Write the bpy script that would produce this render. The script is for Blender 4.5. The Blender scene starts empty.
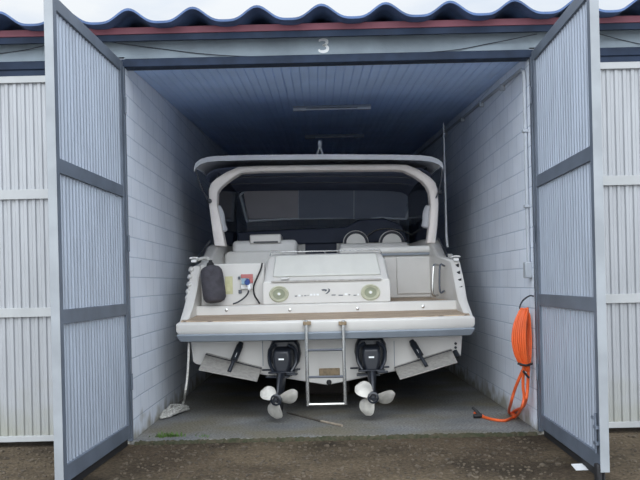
import bpy, bmesh, math, random
from mathutils import Vector, Matrix
R = math.radians
random.seed(7)
S = bpy.context.scene
COL = S.collection

# ---------------------------------------------------------------- camera
F = 846.0
HORIZON, ROLL, EYE = 283.0, R(-1.35), 1.5
RM = Matrix.Rotation(R(90), 3, 'X') @ Matrix.Rotation(ROLL, 3, 'Z')
cd = bpy.data.cameras.new('camera'); cam = bpy.data.objects.new('camera', cd); COL.objects.link(cam)
cam.matrix_world = Matrix.Translation((0, 0, EYE)) @ RM.to_4x4()
cd.sensor_width = 36; cd.lens = F / 640 * 36; cd.clip_start = .05; cd.clip_end = 200
cd.shift_y = (HORIZON - 240) / 640
S.camera = cam

# ---------------------------------------------------------------- sky, light, exposure
W = bpy.data.worlds.new('sky'); S.world = W; W.use_nodes = True
nt = W.node_tree; nt.nodes.clear()
def wn(t, **k):
    n = nt.nodes.new(t)
    for a, b in k.items(): setattr(n, a, b)
    return n
out = wn('ShaderNodeOutputWorld'); bg = wn('ShaderNodeBackground'); tc = wn('ShaderNodeTexCoord')
sep = wn('ShaderNodeSeparateXYZ'); nt.links.new(tc.outputs['Generated'], sep.inputs[0])
mr = wn('ShaderNodeMapRange'); nt.links.new(sep.outputs['Z'], mr.inputs['Value'])
mr.inputs['From Min'].default_value = 0.0; mr.inputs['From Max'].default_value = 1.0
mr.inputs['To Min'].default_value = 0.55; mr.inputs['To Max'].default_value = 1.35
my = wn('ShaderNodeMapRange'); nt.links.new(sep.outputs['Y'], my.inputs['Value'])   # brighter cloud behind the viewer
my.inputs['From Min'].default_value = 0.5; my.inputs['From Max'].default_value = -0.7
my.inputs['To Min'].default_value = .9; my.inputs['To Max'].default_value = 2.3
mu = wn('ShaderNodeMath', operation='MULTIPLY'); nt.links.new(mr.outputs[0], mu.inputs[0]); nt.links.new(my.outputs[0], mu.inputs[1])
mp = wn('ShaderNodeMapping'); mp.inputs['Scale'].default_value = (3, 3, 9); nt.links.new(tc.outputs['Generated'], mp.inputs[0])
nz = wn('ShaderNodeTexNoise'); nz.inputs['Scale'].default_value = 1.6; nz.inputs['Detail'].default_value = 5; nt.links.new(mp.outputs[0], nz.inputs[0])
cr = wn('ShaderNodeValToRGB'); nt.links.new(nz.outputs[0], cr.inputs[0])
cr.color_ramp.elements[0].position = .35; cr.color_ramp.elements[0].color = (.70, .80, .94, 1)
cr.color_ramp.elements[1].position = .6; cr.color_ramp.elements[1].color = (.92, .96, 1, 1)
nt.links.new(cr.outputs[0], bg.inputs[0]); nt.links.new(mu.outputs[0], bg.inputs[1]); nt.links.new(bg.outputs[0], out.inputs[0])
sl = bpy.data.lights.new('sun', 'SUN'); sl.energy = 1.0; sl.angle = R(70); sl.color = (.95, .98, 1)
so = bpy.data.objects.new('sun', sl); COL.objects.link(so); so.rotation_euler = (R(62), 0, R(-6)); so.location = (0, -5, 12)
S.view_settings.view_transform = 'Standard'; S.view_settings.look = 'None'
S.view_settings.gamma = 1; S.view_settings.use_curve_mapping = False; S.view_settings.exposure = 0.45
S.cycles.diffuse_bounces = 8; S.cycles.max_bounces = 12

def P(x, y, d):
    """point at depth d (metres from the eye along the garage axis) seen at photo pixel x, y"""
    v = RM @ Vector(((x - 320) / F, -(y - HORIZON) / F, -1)); v *= d / v.y
    return Vector((v.x, v.y, v.z + EYE))
def G(x, y, z=0.0):
    v = RM @ Vector(((x - 320) / F, -(y - HORIZON) / F, -1)); v *= (z - EYE) / v.z
    return Vector((v.x, v.y, z))

# ---------------------------------------------------------------- materials
def mat(name, col, rough=.6, metal=0, var=.12, scale=6, bump=0, bscale=60, stretch=(1, 1, 1), col2=None, coord='Object', spec=.5):
    m = bpy.data.materials.new(name); m.use_nodes = True; t = m.node_tree; b = t.nodes['Principled BSDF']
    b.inputs['Roughness'].default_value = rough; b.inputs['Metallic'].default_value = metal
    b.inputs['Specular IOR Level'].default_value = spec
    tcn = t.nodes.new('ShaderNodeTexCoord'); mpn = t.nodes.new('ShaderNodeMapping'); mpn.inputs['Scale'].default_value = stretch
    t.links.new(tcn.outputs[coord], mpn.inputs[0])
    n = t.nodes.new('ShaderNodeTexNoise'); n.inputs['Scale'].default_value = scale; n.inputs['Detail'].default_value = 6
    t.links.new(mpn.outputs[0], n.inputs[0])
    r = t.nodes.new('ShaderNodeValToRGB'); t.links.new(n.outputs[0], r.inputs[0])
    c2 = col2 or tuple(c * (1 - var) for c in col)
    r.color_ramp.elements[0].position = .36; r.color_ramp.elements[0].color = (*c2, 1)
    r.color_ramp.elements[1].position = .62; r.color_ramp.elements[1].color = (*col, 1)
    t.links.new(r.outputs[0], b.inputs['Base Color'])
    if bump:
        n2 = t.nodes.new('ShaderNodeTexNoise'); n2.inputs['Scale'].default_value = bscale; n2.inputs['Detail'].default_value = 8
        t.links.new(mpn.outputs[0], n2.inputs[0])
        bp = t.nodes.new('ShaderNodeBump'); bp.inputs['Strength'].default_value = bump; bp.inputs['Distance'].default_value = .02
        t.links.new(n2.outputs[0], bp.inputs['Height']); t.links.new(bp.outputs[0], b.inputs['Normal'])
    m['ramp'] = r.name
    return m

M = {}
M['gel'] = mat('gelcoat', (.64, .622, .59), .3, var=.06, scale=3)
M['gel_liner'] = mat('cockpit_gelcoat', (.74, .735, .72), .5, var=.08, scale=3)
M['screen'] = mat('screen_frame', (.50, .55, .62), .4)
M['underside_shade'] = mat('navy_shade', (.16, .19, .29), .8)
M['rub'] = mat('rub_rail', (.25, .285, .325), .5, var=.12, scale=5)
M['canvas'] = mat('canvas', (.50, .51, .54), .8, var=.08, scale=4, bump=.15, bscale=80)
M['arch'] = mat('arch_paint', (.86, .80, .76), .4, var=.08)
M['dark'] = mat('dark_plastic', (.018, .022, .03), .35, var=.2)
M['drive'] = mat('drive_paint', (.013, .017, .026), .28, var=.25)
M['drive2'] = mat('drive_grey', (.014, .017, .025), .4, var=.25)
M['steel'] = mat('stainless', (.62, .62, .60), .25, .9, var=.12)
M['prop'] = mat('worn_propeller', (.56, .54, .49), .5, .15, var=.25, scale=14)
M['tab'] = mat('brushed_tab', (.42, .40, .37), .5, .35, var=.22, scale=9, stretch=(3, 3, 3))
M['fender'] = mat('fender_cloth', (.072, .068, .08), .95, var=.3, scale=12, bump=.2)
M['vinyl'] = mat('seat_vinyl', (.74, .73, .70), .5, var=.06)
M['piping'] = mat('seat_piping', (.07, .075, .09), .6)
M['cushion'] = mat('pad_vinyl', (.63, .625, .58), .45, var=.05)
M['speaker'] = mat('speaker_cone', (.50, .50, .37), .6, var=.2, scale=20)
M['speaker_dark'] = mat('speaker_ring', (.27, .29, .20), .6)
M['label'] = mat('yellowed_label', (.62, .60, .36), .7, var=.15, scale=20)
M['red'] = mat('red_plastic', (.50, .16, .15), .5)
M['blue'] = mat('blue_plastic', (.05, .10, .32), .5)
M['ltblue'] = mat('pale_blue_plastic', (.28, .42, .52), .5)
M['black'] = mat('black_rubber', (.015, .015, .017), .7)
M['plate'] = mat('brown_plate', (.30, .22, .13), .6, var=.35, scale=25)
M['white'] = mat('white_paint', (.85, .86, .86), .6, var=.05)
M['mark'] = mat('grey_mark', (.10, .11, .13), .6)
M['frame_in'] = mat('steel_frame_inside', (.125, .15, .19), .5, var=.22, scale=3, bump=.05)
M['frame_out'] = mat('steel_frame_outside', (.41, .42, .42), .5, var=.12, scale=3)
M['edge'] = mat('steel_edge', (.29, .31, .33), .5, var=.2, scale=3)
M['sheet_in'] = mat('sheet_inside', (.36, .405, .475), .45, .15, var=.14, scale=2.2, stretch=(4, 4, .7))
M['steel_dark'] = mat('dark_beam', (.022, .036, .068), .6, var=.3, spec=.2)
M['lintel'] = mat('concrete_lintel', (.29, .345, .39), .85, var=.25, scale=2.5, bump=.2, bscale=30)
M['redboard'] = mat('red_fascia', (.23, .075, .10), .7, var=.25, scale=4)
M['roof'] = mat('fibre_cement', (.085, .14, .28), .85, var=.35, scale=5, bump=.2, bscale=40)
M['ceil'] = mat('ceiling_slats', (.52, .68, .97), .5, var=.10, scale=1.5)
M['hose'] = mat('orange_hose', (.78, .13, .03), .45, var=.12, scale=8)
M['rope'] = mat('white_rope', (.60, .59, .55), .9, var=.4, scale=40, bump=.4, bscale=120)
M['wood'] = mat('grey_wood', (.36, .30, .23), .85, var=.3, scale=20)
M['woodend'] = mat('dark_wood', (.10, .085, .07), .85, var=.3, scale=20)
M['pvc'] = mat('grey_pvc', (.40, .43, .47), .5)
M['grass'] = mat('grass', (.10, .19, .035), .8, var=.4, scale=30)
M['cable'] = mat('dark_cable', (.03, .035, .045), .7)
M['tube'] = mat('lamp_tube', (.52, .56, .62), .3)
M['lampbody'] = mat('lamp_housing', (.22, .26, .33), .5)
M['block'] = mat('dark_timber', (.06, .05, .045), .9, var=.3)
M['stone'] = mat('gravel_stone', (.115, .09, .063), .95, var=.55, scale=9)
M['soil'] = mat('mossy_soil', (.06, .05, .03), .95, var=.45, scale=25, bump=.5, col2=(.03, .035, .015))
M['antenna'] = mat('antenna_white', (.62, .63, .65), .4)
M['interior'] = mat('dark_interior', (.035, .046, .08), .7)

def glass(name, col, alpha):
    m = bpy.data.materials.new(name); m.use_nodes = True; t = m.node_tree
    b = t.nodes['Principled BSDF']; b.inputs['Base Color'].default_value = (*col, 1); b.inputs['Roughness'].default_value = .08
    tr = t.nodes.new('ShaderNodeBsdfTransparent'); tr.inputs[0].default_value = (.8, .85, .95, 1)
    mx = t.nodes.new('ShaderNodeMixShader'); mx.inputs[0].default_value = alpha
    n = t.nodes.new('ShaderNodeTexNoise'); n.inputs['Scale'].default_value = 2
    rr = t.nodes.new('ShaderNodeMapRange'); rr.inputs['To Min'].default_value = alpha * .9; rr.inputs['To Max'].default_value = min(1, alpha * 1.1)
    t.links.new(n.outputs[0], rr.inputs[0]); t.links.new(rr.outputs[0], mx.inputs[0])
    t.links.new(tr.outputs[0], mx.inputs[1]); t.links.new(b.outputs[0], mx.inputs[2])
    t.links.new(mx.outputs[0], t.nodes['Material Output'].inputs[0]); return m
M['glass'] = glass('pale_glass', (.62, .60, .64), .8)
M['clearer'] = glass('grey_glass', (.36, .40, .50), .68)
M['smoke'] = glass('smoked_vinyl', (.02, .025, .04), .8)

def wall_mat():                                                   # painted concrete block, dirt along the foot
    m = mat('painted_block', (.78, .825, .90), .75, var=.10, scale=1.2, bump=0); t = m.node_tree; b = t.nodes['Principled BSDF']
    g = t.nodes.new('ShaderNodeNewGeometry'); s = t.nodes.new('ShaderNodeSeparateXYZ'); t.links.new(g.outputs['Position'], s.inputs[0])
    c = t.nodes.new('ShaderNodeCombineXYZ'); ad = t.nodes.new('ShaderNodeMath'); t.links.new(s.outputs[0], ad.inputs[0]); t.links.new(s.outputs[1], ad.inputs[1])
    t.links.new(ad.outputs[0], c.inputs[0]); t.links.new(s.outputs[2], c.inputs[1])
    br = t.nodes.new('ShaderNodeTexBrick'); t.links.new(c.outputs[0], br.inputs[0]); br.inputs['Scale'].default_value = 1
    br.inputs['Brick Width'].default_value = .4; br.inputs['Row Height'].default_value = .2; br.inputs['Mortar Size'].default_value = .008
    br.inputs['Mortar Smooth'].default_value = .6
    br.inputs['Color1'].default_value = (1, 1, 1, 1); br.inputs['Color2'].default_value = (.93, .94, .95, 1); br.inputs['Mortar'].default_value = (.70, .74, .79, 1)
    mx = t.nodes.new('ShaderNodeMix'); mx.data_type = 'RGBA'; mx.blend_type = 'MULTIPLY'; mx.inputs[0].default_value = 1
    t.links.new(t.nodes[m['ramp']].outputs[0], mx.inputs[6]); t.links.new(br.outputs[0], mx.inputs[7])
    n = t.nodes.new('ShaderNodeTexNoise'); n.inputs['Scale'].default_value = 5; t.links.new(g.outputs['Position'], n.inputs[0])
    ma = t.nodes.new('ShaderNodeMath'); ma.operation = 'MULTIPLY_ADD'; ma.inputs[1].default_value = .45; ma.inputs[2].default_value = -.12
    t.links.new(n.outputs[0], ma.inputs[0])
    lt = t.nodes.new('ShaderNodeMath'); lt.operation = 'SUBTRACT'; t.links.new(ma.outputs[0], lt.inputs[0]); t.links.new(s.outputs[2], lt.inputs[1])
    cl = t.nodes.new('ShaderNodeMapRange'); t.links.new(lt.outputs[0], cl.inputs[0]); cl.inputs['From Min'].default_value = -.06; cl.inputs['From Max'].default_value = .1
    m2 = t.nodes.new('ShaderNodeMix'); m2.data_type = 'RGBA'; t.links.new(cl.outputs[0], m2.inputs[0]); t.links.new(mx.outputs[2], m2.inputs[6])
    m2.inputs[7].default_value = (.33, .32, .28, 1); t.links.new(m2.outputs[2], b.inputs['Base Color'])
    iv = t.nodes.new('ShaderNodeMath'); iv.operation = 'SUBTRACT'; iv.inputs[0].default_value = 1; t.links.new(br.outputs['Fac'], iv.inputs[1])
    bp = t.nodes.new('ShaderNodeBump'); bp.inputs['Strength'].default_value = .5; bp.inputs['Distance'].default_value = .008
    t.links.new(iv.outputs[0], bp.inputs['Height']); t.links.new(bp.outputs[0], b.inputs['Normal'])
    return m
M['wall'] = wall_mat()

def layered(name, a, b_, c_, s1, s2, rough, bump, bscale):           # three mixed earth colours
    m = mat(name, a, rough, col2=b_, scale=s1, bump=bump, bscale=bscale); t = m.node_tree; b = t.nodes['Principled BSDF']
    g = t.nodes.new('ShaderNodeNewGeometry'); n = t.nodes.new('ShaderNodeTexNoise'); n.inputs['Scale'].default_value = s2; n.inputs['Detail'].default_value = 8
    t.links.new(g.outputs['Position'], n.inputs[0])
    mp2 = t.nodes.new('ShaderNodeMapRange'); mp2.inputs['From Min'].default_value = .42; mp2.inputs['From Max'].default_value = .62; t.links.new(n.outputs[0], mp2.inputs[0])
    mx = t.nodes.new('ShaderNodeMix'); mx.data_type = 'RGBA'; t.links.new(mp2.outputs[0], mx.inputs[0])
    t.links.new(t.nodes[m['ramp']].outputs[0], mx.inputs[6]); mx.inputs[7].default_value = (*c_, 1)
    n3 = t.nodes.new('ShaderNodeTexNoise'); n3.inputs['Scale'].default_value = bscale; n3.inputs['Detail'].default_value = 4; t.links.new(g.outputs['Position'], n3.inputs[0])
    m3 = t.nodes.new('ShaderNodeMapRange'); m3.inputs['From Min'].default_value = .3; m3.inputs['From Max'].default_value = .7
    m3.inputs['To Min'].default_value = .55; m3.inputs['To Max'].default_value = 1.4; t.links.new(n3.outputs[0], m3.inputs[0])
    mv = t.nodes.new('ShaderNodeVectorMath'); mv.operation = 'SCALE'; t.links.new(mx.outputs[2], mv.inputs[0]); t.links.new(m3.outputs[0], mv.inputs['Scale'])
    t.links.new(mv.outputs[0], b.inputs['Base Color']); b.inputs['Specular IOR Level'].default_value = .12; return m
M['ground'] = layered('gravel_ground', (.082, .061, .041), (.026, .021, .015), (.115, .088, .058), .7, .9, .95, 1.0, 38)
M['slab'] = layered('concrete_slab', (.21, .21, .205), (.135, .138, .138), (.165, .15, .115), 1.3, 1.1, .85, .25, 45)

M['bounce_ground'] = mat('pale_bounce', (.52, .52, .50), .9, var=.12, scale=2, bump=.1)
def teak_mat():
    m = mat('teak', (.52, .40, .29), .75, var=.35, scale=7, stretch=(.6, 5, 5)); t = m.node_tree; b = t.nodes['Principled BSDF']
    g = t.nodes.new('ShaderNodeNewGeometry'); w = t.nodes.new('ShaderNodeTexWave'); w.bands_direction = 'Y'; w.inputs['Scale'].default_value = 5.5
    t.links.new(g.outputs['Position'], w.inputs[0]); r = t.nodes.new('ShaderNodeMapRange'); r.inputs['From Max'].default_value = .12
    r.inputs['To Min'].default_value = .35; t.links.new(w.outputs[1], r.inputs[0])
    mv = t.nodes.new('ShaderNodeVectorMath'); mv.operation = 'SCALE'; t.links.new(t.nodes[m['ramp']].outputs[0], mv.inputs[0]); t.links.new(r.outputs[0], mv.inputs['Scale'])
    t.links.new(mv.outputs[0], b.inputs['Base Color']); return m
M['teak'] = teak_mat()

def grimy(name, col, dirt, top, span):                               # closed leaves: green-grey grime on the lowest stretch of the sheet
    m = mat(name, col, .5, .1, var=.10, scale=2.2, stretch=(4, 4, .7)); t = m.node_tree; b = t.nodes['Principled BSDF']
    g = t.nodes.new('ShaderNodeNewGeometry'); s = t.nodes.new('ShaderNodeSeparateXYZ'); t.links.new(g.outputs['Position'], s.inputs[0])
    n = t.nodes.new('ShaderNodeTexNoise'); n.inputs['Scale'].default_value = 4; n.inputs['Detail'].default_value = 6; t.links.new(g.outputs['Position'], n.inputs[0])
    ma = t.nodes.new('ShaderNodeMath'); ma.operation = 'MULTIPLY_ADD'; ma.inputs[1].default_value = .9; ma.inputs[2].default_value = top - .45; t.links.new(n.outputs[0], ma.inputs[0])
    su = t.nodes.new('ShaderNodeMath'); su.operation = 'SUBTRACT'; t.links.new(ma.outputs[0], su.inputs[0]); t.links.new(s.outputs[2], su.inputs[1])
    r = t.nodes.new('ShaderNodeMapRange'); r.inputs['From Max'].default_value = span; r.inputs['To Max'].default_value = .75; t.links.new(su.outputs[0], r.inputs[0])
    mx = t.nodes.new('ShaderNodeMix'); mx.data_type = 'RGBA'; t.links.new(r.outputs[0], mx.inputs[0]); t.links.new(t.nodes[m['ramp']].outputs[0], mx.inputs[6])
    mx.inputs[7].default_value = (*dirt, 1); t.links.new(mx.outputs[2], b.inputs['Base Color']); return m
M['sheet_out'] = grimy('sheet_outside', (.37, .38, .395), (.30, .30, .24), .55, .6)

# ---------------------------------------------------------------- mesh helpers
def NB(): return bmesh.new()
def box(bm, x0, x1, y0, y1, z0, z1, mtx=None):
    vs = [Vector((x, y, z)) for z in (z0, z1) for y in (y0, y1) for x in (x0, x1)]
    if mtx: vs = [mtx @ v for v in vs]
    v = [bm.verts.new(c) for c in vs]
    for f in ((0, 2, 3, 1), (4, 5, 7, 6), (0, 1, 5, 4), (2, 6, 7, 3), (0, 4, 6, 2), (1, 3, 7, 5)): bm.faces.new([v[i] for i in f])
def loft(bm, rings, closed=True, caps=True):
    rv = [[bm.verts.new(p) for p in r] for r in rings]; n = len(rings[0])
    for a, b in zip(rv, rv[1:]):
        for i in range(n if closed else n - 1):
            j = (i + 1) % n
            try: bm.faces.new((a[i], a[j], b[j], b[i]))
            except ValueError: pass
    if caps and closed: bm.faces.new(list(reversed(rv[0]))); bm.faces.new(rv[-1])
    return rv
def prism(bm, pts, off):
    off = Vector(off); loft(bm, [[Vector(p) for p in pts], [Vector(p) + off for p in pts]])
def tube(bm, pts, r, n=8, closed=False, flat=None):
    pts = [Vector(p) for p in pts]; N = len(pts); rings = []; up = None
    for i, p in enumerate(pts):
        a = pts[i - 1] if (i > 0 or closed) else p; b = pts[(i + 1) % N] if (i < N - 1 or closed) else p
        t = (b - a).normalized()
        if up is None: up = Vector((0, 0, 1)) if abs(t.z) < .9 else Vector((1, 0, 0))
        s = t.cross(up); 
        if s.length < 1e-5: s = t.orthogonal()
        s.normalize(); up = s.cross(t).normalized()
        rr = r[i] if isinstance(r, (list, tuple)) else r
        rings.append([p + (s * math.cos(2 * math.pi * k / n) + up * math.sin(2 * math.pi * k / n) * (flat or 1)) * rr for k in range(n)])
    if closed: rings.append(rings[0]); loft(bm, rings, True, False); bmesh.ops.remove_doubles(bm, verts=bm.verts, dist=1e-6)
    else: loft(bm, rings)
def smooth(pts, k=6):                                                # Catmull-Rom through the points
    pts = [Vector(p) for p in pts]; q = [pts[0] * 2 - pts[1]] + pts + [pts[-1] * 2 - pts[-2]]; o = []
    for i in range(1, len(q) - 2):
        for s in range(k):
            t = s / k; a, b, c, d = q[i - 1:i + 3]
            o.append(.5 * (2 * b + (c - a) * t + (2 * a - 5 * b + 4 * c - d) * t * t + (3 * b - a - 3 * c + d) * t ** 3))
    return o + [pts[-1]]
def inside(pts, lim): return [Vector((min(p.x, lim), p.y, max(p.z, .016))) for p in pts]
def lathe(bm, prof, mtx, n=24):                                       # profile (radius, height along local z)
    rings = [[mtx @ Vector((max(r, 1e-4) * math.cos(2 * math.pi * k / n), max(r, 1e-4) * math.sin(2 * math.pi * k / n), h)) for k in range(n)] for r, h in prof]
    loft(bm, rings)
def axis(o, direction):
    z = Vector(direction).normalized(); return Matrix.Translation(o) @ z.to_track_quat('Z', 'Y').to_matrix().to_4x4()
def obj(name, bm, m, parent=None, bevel=0, sm=True, seg=2, angle=35):
    bmesh.ops.recalc_face_normals(bm, faces=bm.faces)
    me = bpy.data.meshes.new(name); bm.to_mesh(me); bm.free(); me.materials.append(M[m] if isinstance(m, str) else m)
    o = bpy.data.objects.new(name, me); COL.objects.link(o)
    if parent: o.parent = parent; o.matrix_parent_inverse = Matrix.Translation(parent.matrix_world.translation).inverted() if parent.type == 'EMPTY' else Matrix()
    if sm: me.polygons.foreach_set('use_smooth', [True] * len(me.polygons)); me.set_sharp_from_angle(angle=R(angle))
    if bevel:
        b = o.modifiers.new('bevel', 'BEVEL'); b.width = bevel; b.segments = seg; b.limit_method = 'ANGLE'; b.angle_limit = R(40)
    return o
def tag(o, label, cat, group=None, kind=None):
    o['label'] = label; o['category'] = cat
    if group: o['group'] = group
    if kind: o['kind'] = kind
    return o
def thing(name, label, cat, loc, group=None):
    o = bpy.data.objects.new(name, None); COL.objects.link(o); o.location = loc; o.matrix_world = Matrix.Translation(loc); o.empty_display_size = .2
    return tag(o, label, cat, group)
def struct(name, bm, m, label=None, parent=None, **k):
    o = obj(name, bm, m, parent, **k)
    if not parent: o['kind'] = 'structure'
    if label: o['label'] = label
    return o

# ================================================================ the setting
FY, XL, XR, BACK = 8.30, -1.864, 2.104, 22.0
GZ = -.035
SL = .058
def cz(y): return 3.70 + SL * (y - FY)                               # ceiling height
def bx(*a):
    bm = NB(); box(bm, *a); return bm
bm = NB(); box(bm, -40, 40, -25, 60, -.5, GZ)
struct('ground', bm, 'ground', 'brown gravel yard in front of the garages', sm=False)
struct('bounce_strip', bx(-40, 40, -25, 1.6, GZ - .05, GZ + .004), 'bounce_ground', 'unseen pale ground strip added to bounce daylight into the garage', sm=False)  # unseen strip behind the camera, added to bounce daylight onto the ceiling
struct('floor', bx(XL - .03, XR + .03, FY - .03, BACK, -.3, 0), 'slab', 'grey concrete garage slab', bevel=.012)
for nm, x0, x1 in (('wall_left', XL - .19, XL), ('wall_right', XR, XR + .19)):
    bm = NB(); prism(bm, [(x0, FY, -.2), (x0, BACK, -.2), (x0, BACK, cz(BACK) + .1), (x0, FY, cz(FY) + .06)], (x1 - x0, 0, 0))
    struct(nm, bm, 'wall', 'white painted block wall', sm=False)
struct('wall_back', bx(XL, XR, BACK, BACK + .2, -.2, cz(BACK) + .1), 'wall', sm=False)
# slatted ceiling: shallow grooved boards running front to back
prof = []; x = XL; wd = .0945
while x < XR - .01:
    x1 = min(x + wd, XR)
    prof += [(x, .010), (x + .004, .0), (x + .015, -.005), ((x + x1) / 2, -.008), (x1 - .015, -.005), (x1 - .004, .0)]; x = x1
prof.append((XR, .012))
bm = NB()
for ya, yb in ((FY + .12, BACK),):
    loft(bm, [[(px, ya, cz(ya) + pz) for px, pz in prof] + [(XR, ya, cz(ya) + .05), (XL, ya, cz(ya) + .05)],
              [(px, yb, cz(yb) + pz) for px, pz in prof] + [(XR, yb, cz(yb) + .05), (XL, yb, cz(yb) + .05)]])
struct('ceiling', bm, 'ceil', 'pale slatted garage ceiling', sm=False)
lint = struct('trim_1', bx(-9, 9, FY, FY + .2, 3.735, 4.02), 'lintel', 'grey concrete lintel over the garage doors', bevel=.01)
struct('trim_2', bx(-9, 9, FY - .03, FY + .12, 3.655, 3.735), 'steel_dark', 'dark steel beam under the lintel', bevel=.006)
struct('trim_3', bx(-9, 9, 8.10, 8.14, 3.925, 3.99), 'redboard', 'dull red fascia board under the eave', bevel=.004)
struct('trim_8', bx(-9, 9, 8.115, 8.15, 3.865, 3.925), 'steel_dark', 'dark blue strip drawing the shadow gap under the red fascia')  # dark strip paints the shadow gap between fascia and lintel
for i, (a, b) in enumerate(((-9, XL - .02), (XR + .02, 9))):
    struct('trim_%d' % (4 + i), bx(a, b, FY - .01, FY + .12, 3.585, 3.655), 'steel_dark', 'dark beam over the neighbouring closed door')
for i, (a, b) in enumerate(((XL - .06, XL), (XR, XR + .06))):
    struct('trim_%d' % (6 + i), bx(a, b, FY - .05, FY + .02, 0, 3.66), 'frame_in', 'dark steel door jamb', bevel=.004)
# rafters tying roof to wall are out of view; large wave roof sheets
bm = NB(); pit = .602; x0 = -.53 - 16 * pit; rings = []
xs = [x0 + pit * i / 20 for i in range(32 * 20 + 1)]
def wz(x, y): return 3.962 + .125 * ((1 + math.cos(2 * math.pi * (x - x0) / pit)) / 2) ** 1.7 + SL * (y - 7.9)
for y in (7.9, 8.4, 12, 16, BACK + .5):
    rings.append([(x, y, wz(x, y) + .022) for x in xs] + [(x, y, wz(x, y)) for x in reversed(xs)])
loft(bm, rings)
struct('roof', bm, 'roof', 'wavy dark fibre cement roof edge')
# painted number on the lintel
def ribbon(bm, pts, ws, y, th):
    L = []; Rr = []
    for i, p in enumerate(pts):
        a = pts[max(0, i - 1)]; b = pts[min(len(pts) - 1, i + 1)]; t = (b - a).normalized(); n = Vector((-t.z, 0, t.x)); w = ws[min(i, len(ws) - 1)] / 2
        L.append(p + n * w); Rr.append(p - n * w)
    rings = [[l, r_, r_ + Vector((0, -th, 0)), l + Vector((0, -th, 0))] for l, r_ in zip(L, Rr)]
    loft(bm, rings)
def three():
    c = [(-.36, .33), (-.30, .45), (0, .5), (.26, .42), (.30, .25), (.18, .09), (-.05, .03), (.22, -.02), (.36, -.2), (.28, -.41), (0, -.5), (-.34, -.45), (-.40, -.30)]
    ctr = P(323.5, 45.6, FY); s = .118
    pts = smooth([(ctr.x + x * s * .95, FY - .0005, ctr.z + z * s) for x, z in c], 5)
    ws = [.014 + .016 * abs(math.sin(math.pi * (i / (len(pts) - 1) * 2))) for i in range(len(pts))]
    b = NB(); ribbon(b, pts, ws, FY, .002); return b
obj('number', three(), 'white', lint, sm=False)

# ================================================================ garage door leaves
def corr(bm, x0, x1, z0, z1, y, pitch=.08, depth=.017):
    """trapezoid ribbed sheet as a folded strip with a little thickness"""
    p = []; x = x0
    while x < x1:
        for f, h in ((0, 0), (.36, 0), (.5, 1), (.86, 1)):
            xx = x + f * pitch
            if xx <= x1: p.append((xx, y + h * depth))
        x += pitch
    p.append((x1, y))
    ring = lambda z: [(a, b, z) for a, b in p] + [(a, b + .002, z) for a, b in reversed(p)]
    loft(bm, [ring(z0), ring(z1)])
def leaf(label, hinge, ang, mirror, width, z0, z1, rails, inside, mats, depth0=-.075):
    """local x runs from the hinge to the free edge, local y=0 is the face towards the garage inside"""
    t = thing('garage_door', label, 'door', hinge, 'ribbed garage door leaves')
    fin, fout, sh = mats
    mt = Matrix.Translation(hinge) @ Matrix.Rotation(ang, 4, 'Z') @ Matrix.Diagonal((mirror, .85, 1, 1))
    sw = .085
    def part(nm, m, *b, **k):
        bm = NB(); box(bm, *b, mt); return obj(nm, bm, m, t, bevel=.004, sm=False, **k)
    a, b_ = (0, .04), (.04, .075)                                     # inner and outer half of the frame
    for nm, m, (ya, yb) in (('inner_frame', fin, a), ('outer_frame', fout, b_)):
        bm = NB()
        box(bm, 0, sw, ya, yb, z0, z1, mt); box(bm, width - sw, width, ya, yb, z0, z1, mt)
        for r0, r1 in rails: box(bm, sw, width - sw, ya + .002, yb - .002, r0, r1, mt)
        f = obj(nm, bm, m, t, sm=False, bevel=.003)
    bm = NB(); box(bm, width, width + .004, -.002, .077, z0, z1, mt)
    obj('edge_plate', bm, 'edge' if inside else fout, t, sm=False)
    bm = NB(); bs = NB()
    for i in range(len(rails) - 1):
        bq = NB(); corr(bq, sw, width - sw, rails[i][1], rails[i + 1][0], .024); bq.transform(mt)
        obj('sheet', bq, sh, t, sm=False)
    for h in (.5, 1.85, 3.2):
        bm = NB(); lathe(bm, [(.014, 0), (.014, .16)], mt @ Matrix.Translation((-.012, -.012, h)), 10); obj('hinge', bm, fin, t)
    return t, mt
RAILS = [(.045, .175), (1.235, 1.345), (2.375, 2.485), (3.60, 3.70)]
IN = ('frame_in', 'frame_out', 'sheet_in')
lw = 1.96
tl, ml = leaf('open ribbed steel door leaf on the left, its dark grey frame facing the white boat', Vector((XL - .005, FY - .06, 0)), R(90 - 2.0), -1, lw, .045, 3.70, RAILS, True, IN)
tr_, mr_ = leaf('open ribbed steel door leaf on the right beside the orange hose', Vector((XR + .005, FY - .06, 0)), R(-90 - 1.7), 1, lw, .045, 3.70, RAILS, True, IN)
# rubber strips, bolts
for t, mt in ((tl, ml), (tr_, mr_)):
    bm = NB(); box(bm, .05, lw - .02, .03, .045, GZ + .006, .06, mt); obj('rubber_strip', bm, 'black', t, sm=False)
bm = NB(); lathe(bm, [(.012, 0), (.012, .30)], mr_ @ Matrix.Translation((lw - .05, -.02, .18)), 10)
box(bm, lw - .085, lw - .02, -.03, 0, .36, .385, mr_); box(bm, lw - .085, lw - .02, -.03, 0, .24, .265, mr_); box(bm, lw - .11, lw - .05, -.04, -.02, .43, .45, mr_)
obj('barrel_bolt', bm, 'frame_in', tr_)
bm = NB(); box(bm, lw - .09, lw - .005, -.03, .02, GZ, .10, mr_); obj('rubber_stop', bm, 'black', tr_, bevel=.01)
OUT = ('frame_out', 'frame_out', 'sheet_out')
ORAILS = [(.02, .075), (1.235, 1.325), (2.385, 2.48), (3.52, 3.585)]
leaf('closed pale ribbed door left of the open leaf, grimy along its foot', Vector((XL - .14, FY + .005, 0)), R(180), 1, 2.0, .02, 3.585, ORAILS, False, OUT)
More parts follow.
